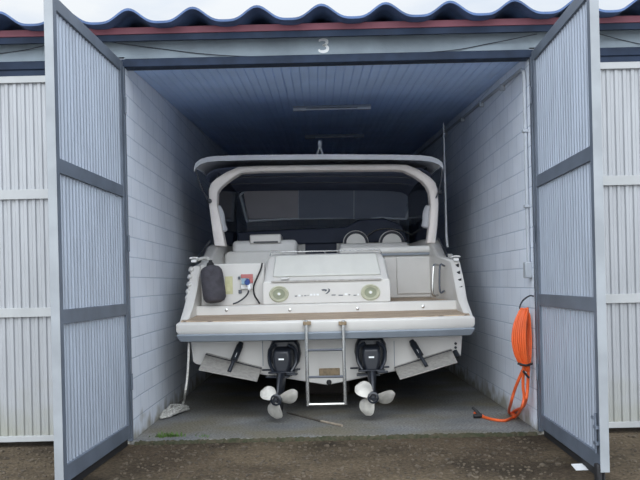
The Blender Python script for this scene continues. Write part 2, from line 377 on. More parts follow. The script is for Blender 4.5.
leaf('closed pale ribbed door right of the open leaf with the bolt', Vector((XR + .14, FY + .005, 0)), R(180), -1, 2.0, .02, 3.585, ORAILS, False, OUT)

# ================================================================ the boat
BX = .06
boat = thing('motor_boat', 'white cabin cruiser parked stern first in the garage with canvas top and two propellers', 'boat', (BX, 9.6, 0))
def bp(name, bm, m, parent=boat, **k): return obj(name, bm, m, parent, **k)
# hull below the deck line
st = [(9.72, .325, 1.50, .60, 1.58, 1.10), (11, .31, 1.52, .60, 1.62, 1.15), (13, .30, 1.50, .62, 1.64, 1.3), (15, .32, 1.32, .72, 1.58, 1.42), (17, .45, .92, .95, 1.25, 1.55), (18.6, .80, .42, 1.25, .68, 1.68), (19.6, 1.45, .05, 1.5, .08, 1.75)]
def ring(y, zk, hc, zc, hs, zs): return [(BX, y, zk), (BX + hc, y, zc), (BX + hc + .04, y, zc + .03), (BX + hs, y, zs), (BX - hs, y, zs), (BX - hc - .04, y, zc + .03), (BX - hc, y, zc)]
bm = NB(); loft(bm, [ring(*s) for s in st]); hull = bp('hull', bm, 'gel', bevel=.008)
# transom panel seams, drain, plate
for sx in (262.5, 394):
    bm = NB(); a = P(sx, 341, 9.716); b = P(sx, 366, 9.716); box(bm, a.x - .004, a.x + .004, 9.712, 9.722, b.z, a.z); obj('seam', bm, 'rub', hull, sm=False)
a = P(319, 368.5, 9.7); b = P(340, 376.5, 9.7)
obj('brown_plate', bx(a.x, b.x, 9.70, 9.722, b.z, a.z), 'plate', hull, bevel=.006)
bm = NB(); lathe(bm, [(.03, 0), (.03, .02), (.018, .03)], axis(P(329, 382.2, 9.72), (0, -1, 0)), 16); obj('drain_plug', bm, 'black', hull)
# swim platform
def platring(z, inset, y0f, n=40):
    out_ = []
    hw = 1.66 - inset
    for i in range(n + 1):
        u = -1 + 2 * i / n; xx = BX - .01 + hw * u; bulge = .13 * (1 - abs(u) ** 3.2) ** 1.0
        out_.append((xx, y0f - bulge, z))
    return out_ + [(BX - .01 + hw, 9.97, z), (BX - .01 - hw, 9.97, z)]
YP = 9.40
bm = NB(); loft(bm, [platring(.965, .02, YP + .02), platring(1.0, 0, YP), platring(1.075, .0, YP), platring(1.098, .025, YP + .02)]); plat = bp('swim_platform', bm, 'gel', bevel=.004)
bm = NB(); loft(bm, [platring(.875, .07, YP + .06), platring(.885, .04, YP + .02), platring(.95, .005, YP - .012), platring(.966, .01, YP)]); obj('rub_rail', bm, 'rub', plat)
zt = lambda y: 1.103 + .082 * (y - 9.3)
fr = platring(0, .05, YP + .035)[:-2]
bm = NB(); loft(bm, [[(x, y, zt(y) - .03), (x, y, zt(y)), (x, 9.93, zt(9.93)), (x, 9.93, zt(y) - .03)] for x, y, z in fr]); obj('teak_deck', bm, 'teak', plat, sm=False)
# riser behind the platform
Z0 = 1.262
bm = NB(); box(bm, BX - 1.58, BX + 1.60, 9.92, 10.02, 1.08, Z0); riser = bp('transom_riser', bm, 'gel', bevel=.02)
for fx, fy in ((226.5, 310), (290, 310), (357.5, 308.5), (423, 306.5)):
    bm = NB(); lathe(bm, [(.018, 0), (.018, .012), (.01, .016)], axis(P(fx, fy, 9.92), (0, -1, 0)), 14); obj('courtesy_light', bm, 'steel', riser)
# cockpit floor
bm = NB(); prism(bm, [(BX - 1.45, 10.0, 1.262), (BX + 1.45, 10.0, 1.262), (BX + 1.45, 13.0, 1.32), (BX - 1.45, 13.0, 1.32)], (0, 0, -.05)); bp('cockpit_floor', bm, 'teak', sm=False)
# quarter bulwarks
def bulwark(s):
    K = [(9.50, 1.62, 1.06, 1.64, 1.10, 1.56), (9.75, 1.63, 1.06, 1.615, 1.30, 1.52), (9.95, 1.635, 1.06, 1.60, 1.50, 1.50), (10.08, 1.64, 1.06, 1.575, 1.735, 1.48), (10.5, 1.64, 1.1, 1.53, 1.80, 1.40),
         (11.0, 1.64, 1.1, 1.50, 2.02, 1.36), (11.5, 1.64, 1.15, 1.48, 2.06, 1.34), (13.2, 1.645, 1.25, 1.46, 2.08, 1.32)]
    if s > 0: K = [(y, xo, zb, xt + (.025 if 9.9 < y < 10.3 else 0), z_, xi + (.02 if 9.9 < y < 10.3 else 0)) for y, xo, zb, xt, z_, xi in K]
    rings = []
    for y, xo, zb, xt, zt_, xi in K:
        zi = min(1.28, zt_ - .02) if y > 9.9 else 1.08
        rings.append([(BX + s * xo, y, zb), (BX + s * (xo * .6 + xt * .4 + .02), y, zb * .45 + zt_ * .55), (BX + s * (xt + .01), y, zt_ - .02), (BX + s * (xt - .02), y, zt_), (BX + s * (xi + .02), y, zt_), (BX + s * xi, y, zt_ - .02), (BX + s * (xi + .01), y, zi), (BX + s * (xi + .01), y, zb)])
    b = NB(); loft(b, rings); o = bp('quarter_bulwark', b, 'gel', bevel=.008, angle=50)
    for k in range(5 if s < 0 else 4):
        yy = (270, 277.5, 285, 292, 298.5)[k] if s < 0 else (266, 273.3, 280.8, 288.5)[k]
        xx = (190.5, 189.5, 188.5, 187.8, 186.8)[k] if s < 0 else (457.8, 459, 460.3, 461.2)[k]
        dq = (10.02, 9.98, 9.93, 9.87, 9.81)[k] if s < 0 else (10.045, 10.0, 9.95, 9.875)[k]; p = P(xx, yy, dq + (.05 if s < 0 else 0)); b = NB()
        if s < 0: lathe(b, [(.0, -.05), (.026, -.03), (.042, .02), (.03, .10), (0, .14)], axis(p + Vector((.012, 0, 0)), (0, 1, .1)), 14); obj('vent_fin', b, 'gel', o)
        else: prism(b, [p + Vector(v) for v in ((-.03, -.012, .016), (.012, -.012, .03), (.012, -.012, -.03))], (0, .05, 0)); obj('vent_slot', b, 'black', o, sm=False)
    return o
bulL = bulwark(-1); bulR = bulwark(1)
# cabin foredeck with bulkhead and companionway
bm = NB()
fs = [(13.0, 1.56, 1.28, 2.10), (14.2, 1.50, 1.35, 2.12), (16, 1.36, 1.42, 2.08), (17.6, 1.0, 1.55, 2.0), (18.8, .5, 1.65, 1.9), (19.6, .06, 1.74, 1.78)]
loft(bm, [[(BX - h, y, zb), (BX + h, y, zb), (BX + h * .93, y, zt_ - .05), (BX + h * .5, y, zt_ + .05), (BX - h * .5, y, zt_ + .05), (BX - h * .93, y, zt_ - .05)] for y, h, zb, zt_ in fs])
cab = bp('cabin', bm, 'gel_liner', bevel=.02)
a = P(305, 237, 12.98); b = P(337, 262, 12.98)
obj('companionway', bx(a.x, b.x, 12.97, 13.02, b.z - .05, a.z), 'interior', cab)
bm = NB(); 
for xx in (a.x - .05, b.x + .0): box(bm, xx, xx + .05, 12.95, 13.0, 1.33, a.z + .02)
box(bm, a.x - .05, b.x + .05, 12.95, 13.0, a.z, a.z + .03); obj('companionway_frame', bm, 'gel_liner', cab, bevel=.004)
# dash
bm = NB(); pr = [(BX - 1.3, 2.10), (BX - 1.3, 2.30), (BX - .3, 2.33), (BX + .35, 2.34), (BX + .55, 2.44), (BX + .95, 2.46), (BX + 1.2, 2.36), (BX + 1.3, 2.10)]
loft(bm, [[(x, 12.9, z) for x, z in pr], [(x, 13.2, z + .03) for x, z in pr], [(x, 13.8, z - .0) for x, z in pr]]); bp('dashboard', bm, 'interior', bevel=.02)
bm = NB(); tube(bm, smooth([P(366, 237, 12.85), P(374, 231, 12.85), P(385, 228.5, 12.85), P(400, 230, 12.85), P(410, 234, 12.85), P(416, 239, 12.85)]), .012); bp('dash_rail', bm, 'steel')

# sun lounge block with pad, speakers and badge
lx0, lx1 = P(262.5, 290, 9.95).x, P(390.5, 290, 9.95).x
tx0, tx1 = P(266.5, 256, 10.2).x, P(385, 256, 10.2).x
def rr(x0, x1, z0, z1, y, rad, n=5, low=0):
    o = []
    for cx, czz, a0 in ((x1 - rad, z1 - rad, 0), (x0 + rad, z1 - rad, 90)):
        for k in range(n + 1):
            t = R(a0 + 90 * k / n); o.append((cx + rad * math.cos(t), y, czz + rad * math.sin(t)))
    return o + [(x0, y, z0), (x1, y, z0)]
bm = NB()
loft(bm, [rr(lx0, lx1, 1.262, 1.53, 9.94, .03), rr(lx0 + .01, lx1 - .01, 1.262, 1.56, 9.97, .05), rr(tx0, tx1, 1.262, 1.80, 10.14, .06), rr(tx0 + .02, tx1 - .02, 1.262, 1.845, 10.2, .07), rr(tx0 + .03, tx1 - .03, 1.262, 1.86, 10.35, .07), rr(tx0 + .03, tx1 - .03, 1.262, 1.85, 11.0, .07)])
lounge = bp('sun_lounge', bm, 'gel', bevel=.01, angle=60)
# pad cushion leaning on the aft slope
u = [(.0, 9.985, 1.535), (1., 10.175, 1.85)]
a0, a1 = P(273, 280, 9.97).x, P(381, 280, 9.97).x
bm = NB(); n_ = Vector((0, -.31, .19)).normalized() * .028
q = [Vector((a0, 9.985, 1.575)), Vector((a1, 9.985, 1.575)), Vector((a1 - .04, 10.148, 1.83)), Vector((a0 + .03, 10.148, 1.83))]
loft(bm, [[v for v in q], [v + n_ for v in q]]); obj('cushion', bm, 'cushion', lounge, bevel=.03, seg=4)
bm = NB(); box(bm, a0 - .02, a1 + .0, 9.918, 9.96, 1.515, 1.538); obj('pad_rail', bm, 'tab', lounge, bevel=.006)
for xx in (275, 368):
    p = P(xx + 10, 278.5, 9.95); bm = NB(); box(bm, p.x - .05, p.x + .05, 9.925, 9.95, p.z - .012, p.z + .012); obj('latch', bm, 'gel_liner', lounge, bevel=.006)
for cx, cy in ((279, 294), (370.5, 292.3)):
    c = P(cx, cy, 9.94); bm = NB(); mx_ = axis(c, (0, -1, 0)) @ Matrix.Diagonal((1, 1, 1, 1))
    lathe(bm, [(.115, 0), (.115, .012), (.10, .02), (.088, .012), (.03, .006), (.022, .016), (.0, .018)], mx_ @ Matrix.Diagonal((1.0, .84, 1, 1)), 28); sp = obj('speaker', bm, 'speaker', lounge)
    bm = NB(); lathe(bm, [(.072, .012), (.072, .016), (.045, .013), (.045, .009)], mx_ @ Matrix.Diagonal((1, .84, 1, 1)), 24); obj('speaker_cone', bm, 'speaker_dark', sp)
    bm = NB(); lathe(bm, [(.016, .012), (.016, .022), (0, .024)], mx_, 14); obj('speaker_dome', bm, 'white', sp)
# badge: small dark swoosh and a row of faint letter strokes
def flat(bm, poly, d):
    prism(bm, [P(x, y, d) for x, y in poly], (0, -.004, 0))
bm = NB(); flat(bm, [(321, 289.6), (324, 289), (326.5, 289.3), (327, 290.5), (325.6, 291.6), (324.8, 290.7), (322.5, 290.8)], 9.938)
flat(bm, [(327.6, 288.2), (330, 289.2), (330, 291.2), (327.4, 293.6), (325.2, 294), (328, 291.4), (328.6, 289.8)], 9.938)
for x0, x1, y in ((294.8, 297.2, 296.1), (301.5, 302.6, 295.8), (304.2, 306.4, 295.7), (307.6, 308.4, 295.4), (331.5, 335.6, 295.0), (338.5, 343, 295.2), (348.5, 350.3, 294.8), (353.5, 356.5, 295.2)):
    b = NB(); flat(b, [(x0, y - .35), (x1, y - .45), (x1, y + .35), (x0, y + .45)], 9.938); obj('badge_letter', b, 'mark', lounge, sm=False)
obj('badge', bm, 'mark', lounge, sm=False)
for x0, x1, y in ((310, 312.5, 295), (313.4, 315.5, 295), (316.4, 319, 294.9), (344.6, 347.5, 294.6), (357.4, 359, 294.8), (298.2, 300.6, 295.8)):
    b = NB(); flat(b, [(x0, y - 1.2), (x1, y - 1.2), (x1, y + .6), (x0, y + .6)], 9.938); obj('badge_letter', b, 'white', lounge, sm=False)
bm = NB(); hp = [P(270, 256, 10.3), P(271, 252.3, 10.3), P(325, 251.0, 10.3), P(380, 249.8, 10.3), P(381.5, 253, 10.3)]; tube(bm, hp, .008)
tube(bm, [P(325, 251, 10.3), P(325, 256, 10.3)], .008); obj('pad_handrail', bm, 'steel', lounge)

# left walkway bulkhead with label, shore power socket
bl, br_ = BX - 1.48, lx0 + .02
zt_ = P(230, 263.5, 10.1).z
bulk = bp('walkway_bulkhead', bx(bl, br_, 10.08, 10.22, 1.25, zt_), 'gel', bevel=.012)
a = P(225, 276.5, 10.08); b = P(233, 294, 10.08); obj('warning_label', bx(a.x, b.x, 10.074, 10.08, b.z, a.z), 'label', bulk, sm=False)
a = P(240.5, 274, 10.07); b = P(253, 289, 10.07); sock = obj('power_socket', bx(a.x, b.x, 10.03, 10.08, b.z, a.z), 'gel_liner', bulk, bevel=.008)
def dab(nm, x0, y0, x1, y1, d, th, m, par):
    a = P(x0, y0, d); b = P(x1, y1, d); return obj(nm, bx(a.x, b.x, d - th, d, b.z, a.z), m, par, bevel=.004)
dab('socket_cover', 241, 274.3, 253, 278, 10.03, .02, 'red', sock)
dab('socket_face', 241.5, 278.3, 247, 284.5, 10.03, .015, 'ltblue', sock)
dab('socket_switch', 249, 278, 253, 283, 10.03, .012, 'red', sock)
dab('side_tab', 238, 276.5, 240.6, 279.5, 10.07, .012, 'mark', sock)
dab('side_tab', 238.5, 290, 242, 293.5, 10.07, .012, 'mark', sock)
bm = NB(); c = P(247.5, 281.5, 10.02); lathe(bm, [(.032, 0), (.032, .05), (.024, .06)], axis(c, (0, -1, -.3)), 16); plug = obj('plug', bm, 'blue', sock)
bm = NB(); c = P(249, 285, 10.0); lathe(bm, [(.022, 0), (.022, .05), (.012, .07)], axis(c, (0, -.6, -1)), 16); obj('plug_boot', bm, 'white', sock)
# right walkway: settee panel, coaming, handrail
pl, pr_ = P(396.5, 275, 11).x, P(434, 275, 11).x
zc = P(415, 254.5, 11).z
settee = bp('settee', bx(P(384, 275, 11.05).x, pr_ + .25, 11.0, 11.6, 1.28, zc), 'gel', bevel=.015)
obj('settee_panel', bx(pl, pr_, 10.975, 11.005, 1.33, zc - .02), 'gel', settee, bevel=.01)
a = P(339, 246.5, 11); bm = NB(); box(bm, a.x, pr_ + .02, 10.93, 11.5, zc + .02, a.z - .015); obj('settee_back', bm, 'vinyl', settee, bevel=.04, seg=4)
bm = NB(); box(bm, P(341, 250, 11).x, pr_ + .03, 10.95, 11.02, zc - .005, zc + .022); obj('trim_strip', bm, 'rub', settee)
bm = NB(); h0, h1 = P(434.5, 265, 10.2), P(434, 295.5, 10.2)
tube(bm, smooth([h0 + Vector((.06, .1, 0)), h0, h0 + Vector((-.02, -.03, -.06)), h1 + Vector((-.02, -.03, .06)), h1, h1 + Vector((.06, .1, 0))]), .014); bp('rail_tube', bm, 'steel')
bm = NB(); h0, h1 = P(440, 266, 10.14), P(440, 291, 10.14)
tube(bm, smooth([h0 + Vector((.06, .05, 0)), h0, h1, h1 + Vector((.06, .05, 0))]), .012); bp('rail_tube', bm, 'mark')  # second tube, dark, beside the steel grab rail
# galley unit on the left
a = P(232, 240, 11.5); b = P(297, 240, 11.5)
gal = bp('galley_unit', bx(a.x, b.x, 11.5, 12.3, 1.30, P(265, 240, 11.5).z), 'gel_liner', bevel=.06, seg=4)
a = P(250, 235, 11.55); b = P(281.5, 243, 11.55); lid = obj('galley_lid', bx(a.x, b.x, 11.46, 12.1, b.z - .01, a.z), 'gel', gal, bevel=.02)
dab('lid_slot', 253.5, 241.5, 278, 242.8, 11.458, .006, 'dark', lid)
a = P(218, 262, 11.2); bp('aft_seat', bx(BX - 1.36, P(284, 262, 11.2).x, 10.5, 11.45, 1.30, 1.62), 'gel_liner', bevel=.05, seg=3)
bm = NB(); loft(bm, [rr(BX - 1.34, P(283, 250, 11.4).x, 1.60, P(250, 251, 11.4).z, 11.38, .08), rr(BX - 1.34, P(283, 250, 11.4).x, 1.60, P(250, 251, 11.4).z, 11.48, .08)]); bp('aft_backrest', bm, 'vinyl', bevel=.03)
# helm seats
def helm(cx):
    c = P(cx + 1.3, 238, 12.2); w, zt2 = .185, P(cx, 230.3, 12.2).z
    def shape(w, z1, z0, y, n=14):
        return [(c.x + w * math.cos(math.pi * k / n), y, z1 - w * .95 + w * .95 * math.sin(math.pi * k / n)) for k in range(n + 1)] + [(c.x - w * .97, y, z0), (c.x + w * .97, y, z0)]
    b = NB(); loft(b, [shape(w, zt2, 1.75, 12.20), shape(w, zt2, 1.75, 12.32)]); s = bp('helm_seat', b, 'vinyl', bevel=.03, seg=3)
    b = NB(); pts = [(x, 12.195, z) for x, y, z in shape(w - .028, zt2 - .03, 1.85, 0)]; tube(b, pts[:15] , .02, 6); tube(b, [pts[14], pts[15]], .02, 6); tube(b, [pts[16], pts[0]], .02, 6); obj('piping', b, 'piping', s)
    b = NB(); box(b, c.x - .21, c.x + .21, 12.2, 12.75, 1.72, 1.86); obj('seat_cushion', b, 'vinyl', s, bevel=.04)
    b = NB(); lathe(b, [(.09, 0), (.06, .04), (.06, .42)], Matrix.Translation((c.x, 12.48, 1.31)), 16); obj('pedestal', b, 'steel', s)
helm(354.5); helm(390.5)
a = P(341, 242, 12.05); b = P(372, 247, 12.05); bp('seat_box', bx(a.x - .02, P(408, 242, 12.05).x, 12.02, 12.14, 1.5, P(372, 243, 12.05).z), 'gel_liner', bevel=.03)
# arch
OUTL = [(214.5, 246), (211.5, 225), (209, 205), (208.5, 190), (211, 183), (216.5, 178), (226, 172), (238, 166.8), (262, 165.6), (330, 164.6), (395, 164.2), (407, 164.6), (419, 169.5), (430, 177), (435.5, 182.5), (437.8, 190), (438.6, 205), (437.6, 225), (435.5, 243)]
INL = [(225.5, 246), (221.5, 225), (217, 205), (217.5, 192), (220.5, 187.5), (225, 183.5), (232, 178), (241, 172.6), (263, 171.2), (330, 170.2), (394, 169.8), (404, 170.6), (414, 175.5), (422, 181), (426.5, 186), (429.2, 192), (430.8, 205), (429.4, 225), (427, 243)]
bm = NB(); rings = []
for k, ((xo, yo), (xi, yi)) in enumerate(zip(OUTL, INL)):
    hgt = 1 - abs(k - 9) / 9; y0 = 10.9 - .12 * min(1, hgt * 2); o0, i0 = P(xo, yo, y0), P(xi, yi, y0); dd = Vector((0, .2, .0)); ct = (o0 + i0) / 2
    rings.append([o0, ct + (o0 - ct) * .0 + Vector((0, -.02, 0)), i0, i0 + dd, ct + dd + Vector((0, .02, 0)), o0 + dd])
loft(bm, rings); arch = bp('radar_arch', bm, 'arch', bevel=.012, angle=50)
for s, (a, b, c) in ((-1, ((216, 206), (224, 232), 11.0)), (1, ((430, 206), (425, 228), 11.0))):   # rolled side curtain strapped inside each leg
    bm = NB(); p0, p1 = P(*a, c), P(*b, c); tube(bm, smooth([p0, p0.lerp(p1, .3) + Vector((.02 * -s, 0, 0)), p0.lerp(p1, .7), p1]), [.02] + [.055] * 17 + [.03], 10); bp('rolled_curtain', bm, 'canvas')
for (cx, cy) in ((209.5, 201), (440, 192)):
    bm = NB(); c = P(cx, cy, 10.78); lathe(bm, [(0, -.03), (.03, -.02), (.03, .02), (0, .03)], axis(c, (0, 1, 0)), 12); obj('strap_anchor', bm, 'dark', arch)
# canvas top
CT = [(194, 167.5), (195.5, 163), (200, 159.3), (207, 157), (218, 155.8), (250, 155), (325, 154.3), (390, 154.6), (420, 155.2), (432, 156.6), (438.5, 159.3), (442.3, 162.3), (443.2, 166)]
base = [P(x, y, 10.35) for x, y in CT]; cxm = sum(p.x for p in base) / len(base); rings = []
for y, sx, dz in ((10.35, 1, 0), (10.42, 1.0, .004), (10.9, 1.0, .03), (11.5, .99, .03), (12.2, .97, 0), (12.9, .93, -.06)):
    top = [Vector((cxm + (p.x - cxm) * sx, y, p.z + dz)) for p in base]; ctr = Vector((cxm, y, base[6].z - .6))
    low = [p + (ctr - p).normalized() * .022 for p in top]
    if y == 10.35: low = [p + Vector((0, 0, -.062)) for p in top]
    rings.append(top + low[::-1])
bm = NB(); loft(bm, rings); top = bp('canvas_top', bm, 'canvas', angle=60)
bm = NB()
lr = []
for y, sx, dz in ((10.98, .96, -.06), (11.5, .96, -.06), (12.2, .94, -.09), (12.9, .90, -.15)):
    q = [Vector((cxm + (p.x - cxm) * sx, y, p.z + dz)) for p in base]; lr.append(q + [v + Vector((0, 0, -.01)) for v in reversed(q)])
loft(bm, lr); obj('underside_shade', bm, 'underside_shade', top)  # navy skin puts the shade under the canvas into colour
bm = NB()
for y in (11.6, 12.3):
    tube(bm, [Vector((cxm + (p.x - cxm) * .94, y, p.z - .11)) for p in base], .012, 6)
obj('canopy_bow', bm, 'mark', top)
for pts in ([(195.5, 168), (198, 178), (203, 191), (209, 201)], [(442, 166), (441.5, 178), (439.5, 188), (436, 198)]):
    bm = NB(); d0 = 10.4; tube(bm, smooth([P(x, y, d0 + .12 * i) for i, (x, y) in enumerate(pts)]), .009, 6); obj('strap', bm, 'piping', top)
# windscreen and clear curtains
Dw = 12.95
bm = NB(); rail = smooth([P(240, 195, Dw), P(246, 190.5, Dw), P(256, 188.3, Dw), P(298, 187.6, Dw), P(354, 187.4, Dw), P(398, 187.8, Dw), P(408, 190, Dw), P(413, 194, Dw)])
foot = lambda x: P(x, 219.5, Dw + .5)
tube(bm, rail, .02, 8); tube(bm, [P(240, 195, Dw), P(247, 221, Dw + .35)], .022); tube(bm, [P(413, 194, Dw), P(406, 219, Dw + .35)], .022)
tube(bm, smooth([P(247, 221, Dw + .35), P(290, 219, Dw + .5), P(330, 218.2, Dw + .5), P(370, 217.6, Dw + .5), P(406, 219, Dw + .35)]), .016)
for x in (298.5, 354): tube(bm, [P(x, 187.5, Dw), P(x, 218.5, Dw + .5)], .013)
ws = bp('windscreen', bm, 'screen')
for x0, x1 in ((243, 298), (299, 353.5), (354.5, 410)):
    bm = NB(); q = [P(x0, 189.5, Dw), P(x1, 188.8, Dw), P(x1 if x1 < 400 else 405, 218.5, Dw + .5), P(x0 if x0 > 250 else 248, 219, Dw + .5)]; prism(bm, q, (0, .008, 0)); obj('pane', bm, 'glass' if x0 < 250 else 'clearer', ws, sm=False)  # first pane paler and less see-through than the other two
for s in (-1, 1):                                                    # smoked side curtains between arch and windscreen
    bm = NB(); q = [(BX + s * 1.40, 11.25, 2.06), (BX + s * 1.34, 13.1, 2.08), (BX + s * 1.30, 12.85, 2.98), (BX + s * 1.38, 11.2, 3.0)]; prism(bm, q, (.008, 0, 0)); bp('side_curtain', bm, 'smoke', sm=False)
bm = NB(); q = [(BX - 1.3, 12.9, 3.03), (BX + 1.3, 12.9, 3.03), (BX + 1.28, 13.0, 2.93), (BX - 1.28, 13.0, 2.93)]; prism(bm, q, (0, .008, 0)); bp('front_curtain', bm, 'smoke', sm=False)
# antenna and top light
bm = NB(); tube(bm, [P(447.5, 247, 11.2), P(446.5, 236, 11.2)], .017); tube(bm, [P(446.5, 236, 11.2), P(445, 180, 11.2), P(443.6, 123, 11.2)], [.014, .011, .006]); bp('whip_antenna', bm, 'antenna')
bm = NB(); c = P(320, 155, 11.2)
tube(bm, [c + Vector((-.05, 0, -.03)), c + Vector((0, 0, .12))], .012); tube(bm, [c + Vector((.05, 0, -.03)), c + Vector((0, 0, .12))], .012)
lathe(bm, [(.022, 0), (.026, .05), (.016, .08), (0, .085)], Matrix.Translation(c + Vector((0, 0, .11))), 12); bp('masthead_light', bm, 'antenna')
# side window slit on the gunwale beside each arch foot
for pts in ([(198, 259), (203, 250), (209.5, 241)], [(438.5, 239), (443, 247), (447, 256)]):
    bm = NB(); tube(bm, [P(x, y, 10.35 + .25 * i) for i, (x, y) in (enumerate(pts) if pts[0][0] < 300 else enumerate(reversed(pts)))], .016, 6); bp('gunwale_rail', bm, 'dark')
for (cx, cy) in ((194, 259.5), (456, 258)):
    bm = NB(); c = P(cx, cy, 10.05); tube(bm, smooth([c + Vector((-.05, 0, .012)), c + Vector((-.03, 0, .02)), c + Vector((.03, 0, .02)), c + Vector((.05, 0, .012))]), .010, 8)
    box(bm, c.x - .03, c.x + .03, 10.03, 10.07, c.z - .035, c.z + .0); bp('cleat', bm, 'gel_liner')

# stern drives
def outdrive(X, turn, tilt0, px):
    c = Vector((X, 9.70, 0)); b = NB()
    def outl(pts, y): return [(X + x, y, z) for x, z in pts]
    ho = [(-.13, .875), (.13, .875), (.17, .80), (.185, .70), (.165, .61), (.12, .545), (-.12, .545), (-.165, .61), (-.185, .70), (-.17, .80)]
    loft(b, [outl(ho, 9.73), outl(ho, 9.62), outl([(x * .9, .7 + (z - .7) * .9) for x, z in ho], 9.57)]); d = bp('outdrive', b, 'drive', bevel=.02, seg=3)
    mt = Matrix.Translation((X, 9.62, 0)) @ Matrix.Rotation(turn, 4, 'Z')
    L = lambda x, y, z: mt @ Vector((x, y, z))
    b = NB(); sh = [(-.095, .80), (.095, .80), (.115, .72), (.105, .60), (.075, .50), (-.075, .50), (-.105, .60), (-.115, .72)]
    loft(b, [[L(x, 0.0, z) for x, z in sh], [L(x, -.16, z - .02) for x, z in sh], [L(x * .8, -.23, .64 + (z - .66) * .78) for x, z in sh]]); obj('upper_housing', b, 'drive2', d, bevel=.02, seg=3)
    b = NB(); 
    for s in (-1, 1): tube(b, smooth([L(s * .07, -.19, .82), L(s * .145, -.15, .76), L(s * .15, -.14, .62), L(s * .10, -.18, .52)]), .02, 8)
    obj('side_arms', b, 'drive', d)
    b = NB(); box(b, -.03, .03, -.238, -.225, .655, .672, mt); obj('mark', b, 'white', d, sm=False)
    b = NB(); box(b, -.15, .15, -.25, -.02, .505, .525, mt); box(b, -.17, .09, -.30, -.1, .462, .478, mt); box(b, .06, .18, -.29, -.2, .49, .51, mt); tube(b, [L(-.24, -.13, .535), L(.20, -.16, .545)], .012, 6)
    obj('cavitation_plate', b, 'drive', d, bevel=.006)
    b = NB(); rings = []
    for z, w, l, yo in ((.52, .055, .15, -.20), (.42, .045, .17, -.27), (.32, .035, .17, -.33), (.24, .03, .15, -.36), (.10, .012, .06, -.30)):
        rings.append([L(w * math.cos(2 * math.pi * k / 14), yo + l * math.sin(2 * math.pi * k / 14), z) for k in range(14)])
    loft(b, rings); obj('leg', b, 'drive2', d)
    b = NB(); ax = mt @ Matrix.Translation((0, -.15, .262)) @ Matrix.Rotation(R(90), 4, 'X')
    lathe(b, [(.005, 0), (.04, .05), (.055, .15), (.052, .36)], ax, 20); obj('gearcase', b, 'drive2', d)
    ph = mt @ Matrix.Translation((0, -.51, .262)) @ Matrix.Rotation(R(90), 4, 'X')      # local z = aft
    b = NB()
    for ang, rad, wf in px:
        a = R(ang); rg = []
        for k in range(9):
            t = k / 8; r_ = .035 + (rad - .035) * t; w = rad * (.22 + .62 * math.sin(math.pi * min(1, .12 + t * .80)) ** .9 ) * (1 if t < .8 else math.sqrt(max(.02, 1 - ((t - .8) / .2) ** 2)) * .98)
            w *= .5 * wf; tw = R(48 - 26 * t); sk = R(14) * t * t
            ca, sa = math.cos(a + sk), math.sin(a + sk); rad_v = Vector((ca, sa, 0)); tan = Vector((-sa, ca, 0)); cvec = tan * math.cos(tw) + Vector((0, 0, 1)) * math.sin(tw); nvec = rad_v.cross(cvec)
            th = .006 * (1 - t) + .002; base_ = rad_v * r_ + Vector((0, 0, .03 * (1 - t)))
            rg.append([ph @ (base_ + cvec * w * u + nvec * (th * (1 - u * u) * s + .012 * (1 - u * u))) for u, s in ((-1, 0), (-.6, 1), (0, 1), (.6, 1), (1, 0), (.6, -1), (0, -1), (-.6, -1))])
        loft(b, rg)
    pr = obj('propeller', b, 'prop', d, angle=70)
    b = NB(); lathe(b, [(.05, -.06), (.062, .02), (.062, .085), (.044, .09), (.044, .05), (.016, .05), (.016, .10), (0, .102)], ph, 20); obj('propeller_hub', b, 'drive', d)
dl, dr = P(284.5, 355, 9.5).x, P(371.5, 355, 9.5).x
outdrive(dl, R(-8), 0, ((142, .20, 1.05), (6, .235, .95), (254, .215, 1.3)))
outdrive(dr, R(-2), 0, ((134, .22, 1.1), (-7, .24, .95), (234, .215, 1.15)))
# trim tabs
def trimtab(hinge, aft, cyl):
    b = NB(); q = [P(*hinge[0], 9.68), P(*hinge[1], 9.68), P(*aft[1], 9.34), P(*aft[0], 9.34)]; prism(b, q, (0, .004, -.012)); t = bp('trim_tab', b, 'tab', bevel=.003)
    b = NB(); 
    h0, h1 = q[0].lerp(q[3], .12), q[1].lerp(q[2], .12); tube(b, [h0, h1], .008, 6); obj('hinge_rod', b, 'drive2', t)
    b = NB(); a0, a1 = P(*cyl[0], 9.66), P(*cyl[1], 9.42); mid = a0.lerp(a1, .5)
    tube(b, [a0, a0.lerp(a1, .1), a0.lerp(a1, .11), a0.lerp(a1, .6), a0.lerp(a1, .61), a1], [.03, .034, .04, .04, .02, .022], 12); ac = obj('actuator', b, 'dark', t)
    b = NB(); tube(b, [a0.lerp(a1, .36) + Vector((0, -.03, 0)), a0.lerp(a1, .5) + Vector((0, -.03, 0))], .016, 8); obj('actuator_label', b, 'white', ac)
trimtab(((206.5, 352.5), (262, 367)), ((198.5, 369.5), (257, 381)), ((241, 343), (229, 372)))
trimtab(((394, 366.5), (451, 348.5)), ((400, 379), (457.5, 362)), ((411.5, 341), (426.5, 366)))
# transom bracket at right corner
for yy in (343.5, 347.5):
    b = NB(); lathe(b, [(.016, 0), (.016, .012)], axis(P(455.5, yy, 9.72), (0, -1, 0)), 10); obj('bolt', b, 'dark', hull)
b = NB(); tube(b, [P(454.5, 351, 9.7), P(458, 357, 9.66)], .03, 8); obj('rudder_stop', b, 'dark', hull)
